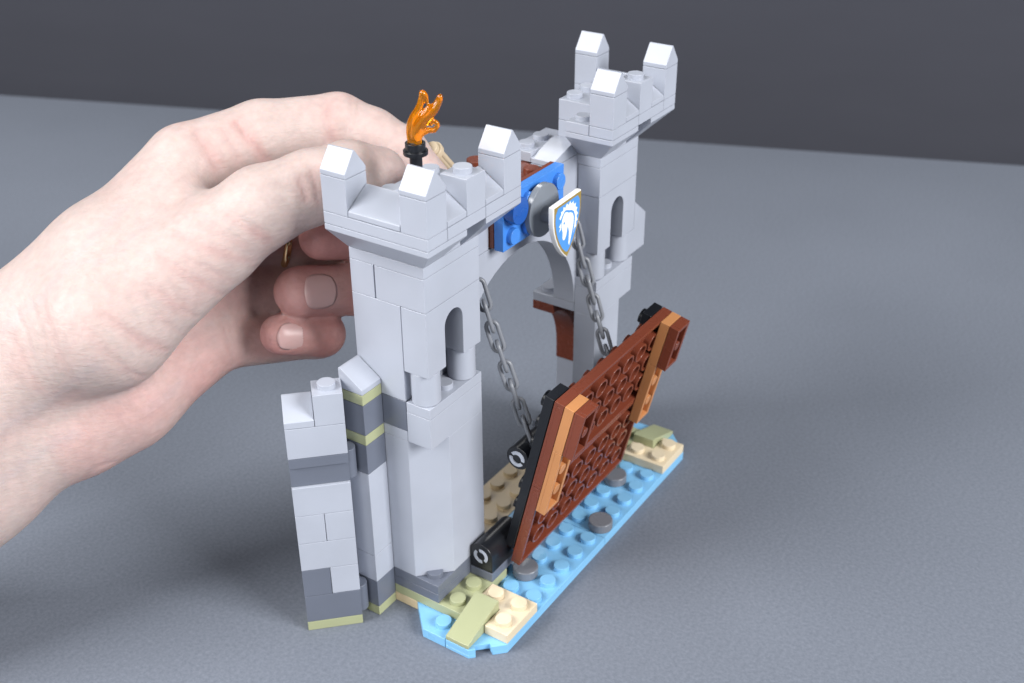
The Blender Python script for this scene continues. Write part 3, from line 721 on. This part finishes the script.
     (0.035, 0.08, 0.05, [[-3.95, 8.27, 13.66], [-3.79, 7.98, 13.28], [-3.54, 7.79, 12.84]]),
     (0.03, 0.08, 0.05, [[-3.96, 8.09, 13.3], [-3.73, 7.87, 12.88], [-3.4, 7.79, 12.35]]),
     (0.025, 0.08, 0.05, [[-3.95, 8.02, 13.13], [-3.69, 7.85, 12.67], [-3.3, 7.84, 12.09]]),
     (0.025, 0.08, 0.07, [[1.13, 5.1, 16.87], [1.03, 4.87, 16.63], [0.99, 4.7, 16.34], [0.96, 4.63, 16.03], [1.0, 4.62, 15.68]]),
     (0.025, 0.08, 0.07, [[1.22, 4.93, 16.78], [1.16, 4.76, 16.57], [1.15, 4.64, 16.33], [1.12, 4.57, 16.09], [1.13, 4.55, 15.82]]),
     (0.025, 0.08, 0.07, [[5.77, 7.58, 17.31], [5.41, 7.32, 17.16], [5.19, 7.17, 16.94], [4.99, 7.14, 16.7], [4.86, 7.17, 16.42]]),
     (0.025, 0.08, 0.07, [[5.88, 7.42, 17.2], [5.56, 7.17, 17.08], [5.36, 7.03, 16.9], [5.17, 6.99, 16.7], [5.03, 6.99, 16.48]]),
     (0.025, 0.08, 0.07, [[-5.68, 11.35, 13.32], [-5.9, 10.87, 13.1], [-6.07, 10.47, 12.84], [-6.19, 10.26, 12.5], [-6.25, 10.13, 12.11]]),
     (0.025, 0.08, 0.07, [[-5.98, 11.77, 12.97], [-6.14, 11.37, 12.72], [-6.26, 11.02, 12.44], [-6.37, 10.82, 12.11], [-6.43, 10.69, 11.73]]),
     (0.025, 0.08, 0.07, [[-5.45, 9.84, 13.65], [-5.55, 9.56, 13.43], [-5.62, 9.33, 13.18], [-5.7, 9.2, 12.91], [-5.76, 9.1, 12.62]]),
    ]
    #CREASE1
    if CREASES:
        fn = np.zeros_like(V); 
        e1 = V[Q[:, 2]] - V[Q[:, 0]]; e2 = V[Q[:, 3]] - V[Q[:, 1]]; nn = np.cross(e1, e2)
        for k in range(4): np.add.at(fn, Q[:, k], nn)
        fn /= np.linalg.norm(fn, axis=1)[:, None] + 1e-9
        disp = np.zeros(len(V))
        for depth, rad, red, pl in CREASES:
            dmin = np.full(len(V), 9.)
            for p, q_ in zip(pl[:-1], pl[1:]): dmin = np.minimum(dmin, capsule(V, p, q_, 0, 0))
            disp = np.maximum(disp, depth * np.exp(-(dmin / rad) ** 2))
            flush = np.maximum(flush, red * np.exp(-(dmin / (rad * 2.2)) ** 2))
        V = V - fn * disp[:, None]
    #VEIN0
    VEINS = [
     (0.45, 0.22, [[-7.48, 11.81, 9.28], [-7.03, 11.59, 9.45], [-6.65, 11.25, 9.71], [-6.32, 10.86, 9.99], [-6.05, 10.35, 10.35], [-5.94, 9.71, 10.94], [-5.79, 9.14, 11.48], [-5.57, 8.77, 11.7]]),
     (0.4, 0.2, [[-7.95, 11.79, 7.52], [-7.5, 11.61, 7.71], [-7.06, 11.4, 7.93], [-6.6, 11.09, 8.21], [-6.17, 10.75, 8.53], [-5.76, 10.42, 8.65]]),
     (0.35, 0.2, [[-6.45, 12.02, 12.4], [-6.02, 11.49, 12.9], [-5.64, 10.88, 13.44], [-5.14, 10.66, 13.94], [-4.5, 10.63, 14.34], [-3.85, 10.5, 14.74], [-3.12, 10.46, 15.09], [-2.33, 10.49, 15.41]]),
     (0.3, 0.18, [[-4.5, 10.63, 14.34], [-4.31, 10.15, 14.39], [-4.08, 9.72, 14.41], [-3.57, 9.58, 14.62], [-3.06, 9.42, 14.84], [-2.31, 9.39, 15.16]]),
     (0.3, 0.18, [[-3.72, 9.14, 8.93], [-3.25, 9.1, 9.04], [-2.74, 9.1, 9.13], [-2.27, 9.14, 9.27]]),
    ]
    #VEIN1
    vein = np.zeros(len(V))
    for st_, rad, pl in VEINS:
        dmin = np.full(len(V), 9.)
        for p, q_ in zip(pl[:-1], pl[1:]): dmin = np.minimum(dmin, capsule(V, p, q_, 0, 0))
        vein = np.maximum(vein, .55 * st_ * np.exp(-(dmin / rad) ** 2))
    HO = tuple(allp[:, :3].mean(0).round(2))
    hand = np_object('hand', V, Q, M['skin'], HO)
    hand.location = Vector(HO) * S
    at = hand.data.attributes.new('flush', 'FLOAT', 'POINT'); at.data.foreach_set('value', flush.astype(np.float32))
    av = hand.data.attributes.new('vein', 'FLOAT', 'POINT'); av.data.foreach_set('value', vein.astype(np.float32))
    hand['label'] = 'bare hand and wrist reaching in from the left, pinching the back of the near tower'
    hand['category'] = 'hand'
    # finger nails and ring
    def nail(dip, tip, r, toward, s0, s1, half, name='fingernail'):
        dip, tip = Vector(dip), Vector(tip); ax = (tip - dip); L_ = ax.length; ax.normalize()
        up = Vector(toward); up = (up - ax * up.dot(ax)).normalized(); w = ax.cross(up)
        nu, nv = 12, 12; q = MB(); vs = []; fs = []
        for lay in (0, 1):
            for i in range(nu + 1):
                for j in range(nv + 1):
                    u_, v_ = -1 + 2 * i / nu, -1 + 2 * j / nv
                    # squircle mapping to round the corners
                    uu, vv = u_ * math.sqrt(1 - v_ * v_ * .43), v_ * math.sqrt(1 - u_ * u_ * .43)
                    an = uu * math.radians(half); s_ = s0 + (s1 - s0) * (vv * .5 + .5)
                    over = max(0, s_ - L_)
                    rr = math.sqrt(max(r * r - over * over * .6, .05)) + (.016 - .022 * max(abs(uu), abs(vv)) ** 4 if lay else -.12)
                    vs.append(dip + ax * s_ + (up * math.cos(an) + w * math.sin(an)) * rr)
        st = (nu + 1) * (nv + 1); ix = lambda l, i, j: l * st + i * (nv + 1) + j
        for i in range(nu):
            for j in range(nv):
                fs.append((ix(1,i,j), ix(1,i+1,j), ix(1,i+1,j+1), ix(1,i,j+1))); fs.append((ix(0,i,j), ix(0,i,j+1), ix(0,i+1,j+1), ix(0,i+1,j)))
        for i in range(nu):
            fs.append((ix(0,i,0), ix(0,i+1,0), ix(1,i+1,0), ix(1,i,0))); fs.append((ix(0,i,nv), ix(1,i,nv), ix(1,i+1,nv), ix(0,i+1,nv)))
        for j in range(nv):
            fs.append((ix(0,0,j), ix(1,0,j), ix(1,0,j+1), ix(0,0,j+1))); fs.append((ix(0,nu,j), ix(0,nu,j+1), ix(1,nu,j+1), ix(1,nu,j)))
        q.add(vs, fs, True)
        return q.build(name, M['nail'], hand, bevel=0, origin=HO, smooth_all=True)
    rg, pk = HAND['ring'], HAND['pinky']
    nail(rg[-2][:3], rg[-1][:3], rg[-1][3], (-.72, -.48, .42), 1.1, 2.3, 42)
    nail(pk[-2][:3], pk[-1][:3], pk[-1][3], (-.72, -.48, .36), .75, 1.9, 42)
    md = HAND['middle']; a_, b_ = Vector(md[0][:3]), Vector(md[1][:3]); ax = (b_ - a_).normalized()
    cen = a_.lerp(b_, .84); u_ = ax.orthogonal().normalized(); w_ = ax.cross(u_)
    q = MB(); q.sweep([cen + (u_ * math.cos(2*math.pi*i/48) + w_ * math.sin(2*math.pi*i/48)) * 1.14 for i in range(48)], .15, 12, True)
    o = q.build('finger_ring', M['ring'], hand, bevel=0, origin=HO, smooth_all=True); o['label'] = 'thin gold finger ring'

# ------------------------------------------------------------------ setting: grey table sheet and dark backdrop
E0, E1 = Vector((30.5, 67.9, 0)), Vector((59.6, -6.4, 0))
ed = (E1 - E0).normalized(); out = Vector((-ed.y, ed.x, 0))
if out.x < 0: out = -out
def setting(name, vs, fs, mat):
    me = bpy.data.meshes.new(name); me.from_pydata([Vector(v) * S for v in vs], [], fs); me.materials.append(mat); me.update()
    o = bpy.data.objects.new(name, me); COL.objects.link(o); o['kind'] = 'structure'; return o
p0, p1 = E0 - ed * 220, E1 + ed * 220
tb = setting('tabletop', [p0, p1, p1 - out * 330, p0 - out * 330, *[p + Vector((0, 0, -2)) for p in (p0, p1, p1 - out * 330, p0 - out * 330)]],
        [(0, 1, 2, 3), (7, 6, 5, 4), (0, 4, 5, 1), (1, 5, 6, 2), (2, 6, 7, 3), (3, 7, 4, 0)], M['table'])
w0, w1 = p0 + out * 14 + Vector((0, 0, -40)), p1 + out * 14 + Vector((0, 0, -40))
setting('backdrop', [w0, w1, w1 + Vector((0, 0, 84)), w0 + Vector((0, 0, 84)), *[p + out * 2 for p in (w0, w1, w1 + Vector((0, 0, 84)), w0 + Vector((0, 0, 84)))]],
        [(3, 2, 1, 0), (4, 5, 6, 7), (0, 1, 5, 4), (1, 2, 6, 5), (2, 3, 7, 6), (3, 0, 4, 7)], M['wall'])

# ------------------------------------------------------------------ lights
def area(name, loc, target, size, power, col=(1, 1, 1)):
    l = bpy.data.lights.new(name, 'AREA'); l.shape = 'SQUARE'; l.size = size * S; l.energy = power; l.color = col
    o = bpy.data.objects.new(name, l); COL.objects.link(o)
    o.location = Vector(loc) * S
    o.rotation_euler = (Vector(target) - Vector(loc)).to_track_quat('-Z', 'Y').to_euler()
    return o
rv, fh = Vector((.5505, -.8348, 0)), Vector((.833, .553, 0))
cen = Vector((7, 0, 8))
def studio(az, el, d=135):      # azimuth from behind the camera, positive to the right
    a_, e_ = math.radians(az), math.radians(el)
    return cen + ((-fh * math.cos(a_) + rv * math.sin(a_)) * math.cos(e_) + Vector((0, 0, math.sin(e_)))) * d
area('softbox_left', studio(-70, 37, 150), cen, 76, 20.5)
area('softbox_right', studio(57, 29, 190), cen, 84, 36)
area('softbox_front', studio(-22, 24), cen, 55, 4.6)
area('added_glint_light', Vector((73, 60, 91)), Vector((1, 0, 0)), 20, 1.2)  # added back light, only for highlights on studs and hinge
wd = bpy.data.worlds.new('World'); sc.world = wd; wd.use_nodes = True
bg = wd.node_tree.nodes['Background']; bg.inputs['Color'].default_value = (.9, .95, 1, 1); bg.inputs['Strength'].default_value = .02

# ------------------------------------------------------------------ camera
C = Vector((-24.294802, -19.017587, 30.367664))
R = [(0.5504689691176415, -0.8348456994821937, -0.004070883766562436), (0.41909624112670296, 0.27211406049867826, 0.8662056792427465), (-0.722040341471321, -0.47852543938123204, 0.4996710409389068)]
cd = bpy.data.cameras.new('camera'); cam = bpy.data.objects.new('camera', cd); COL.objects.link(cam)
cam.matrix_world = Matrix.Translation(C * S) @ Matrix(R).transposed().to_4x4()
cd.sensor_width = 36; cd.lens = 1169.28 / 1024 * 36
cd.clip_start = .01; cd.clip_end = 20
cd.dof.use_dof = True; cd.dof.focus_distance = 38.5 * S; cd.dof.aperture_fstop = 20
sc.camera = cam
sc.view_settings.view_transform = 'Standard'; sc.view_settings.look = 'None'
sc.view_settings.exposure = 0; sc.view_settings.gamma = 1
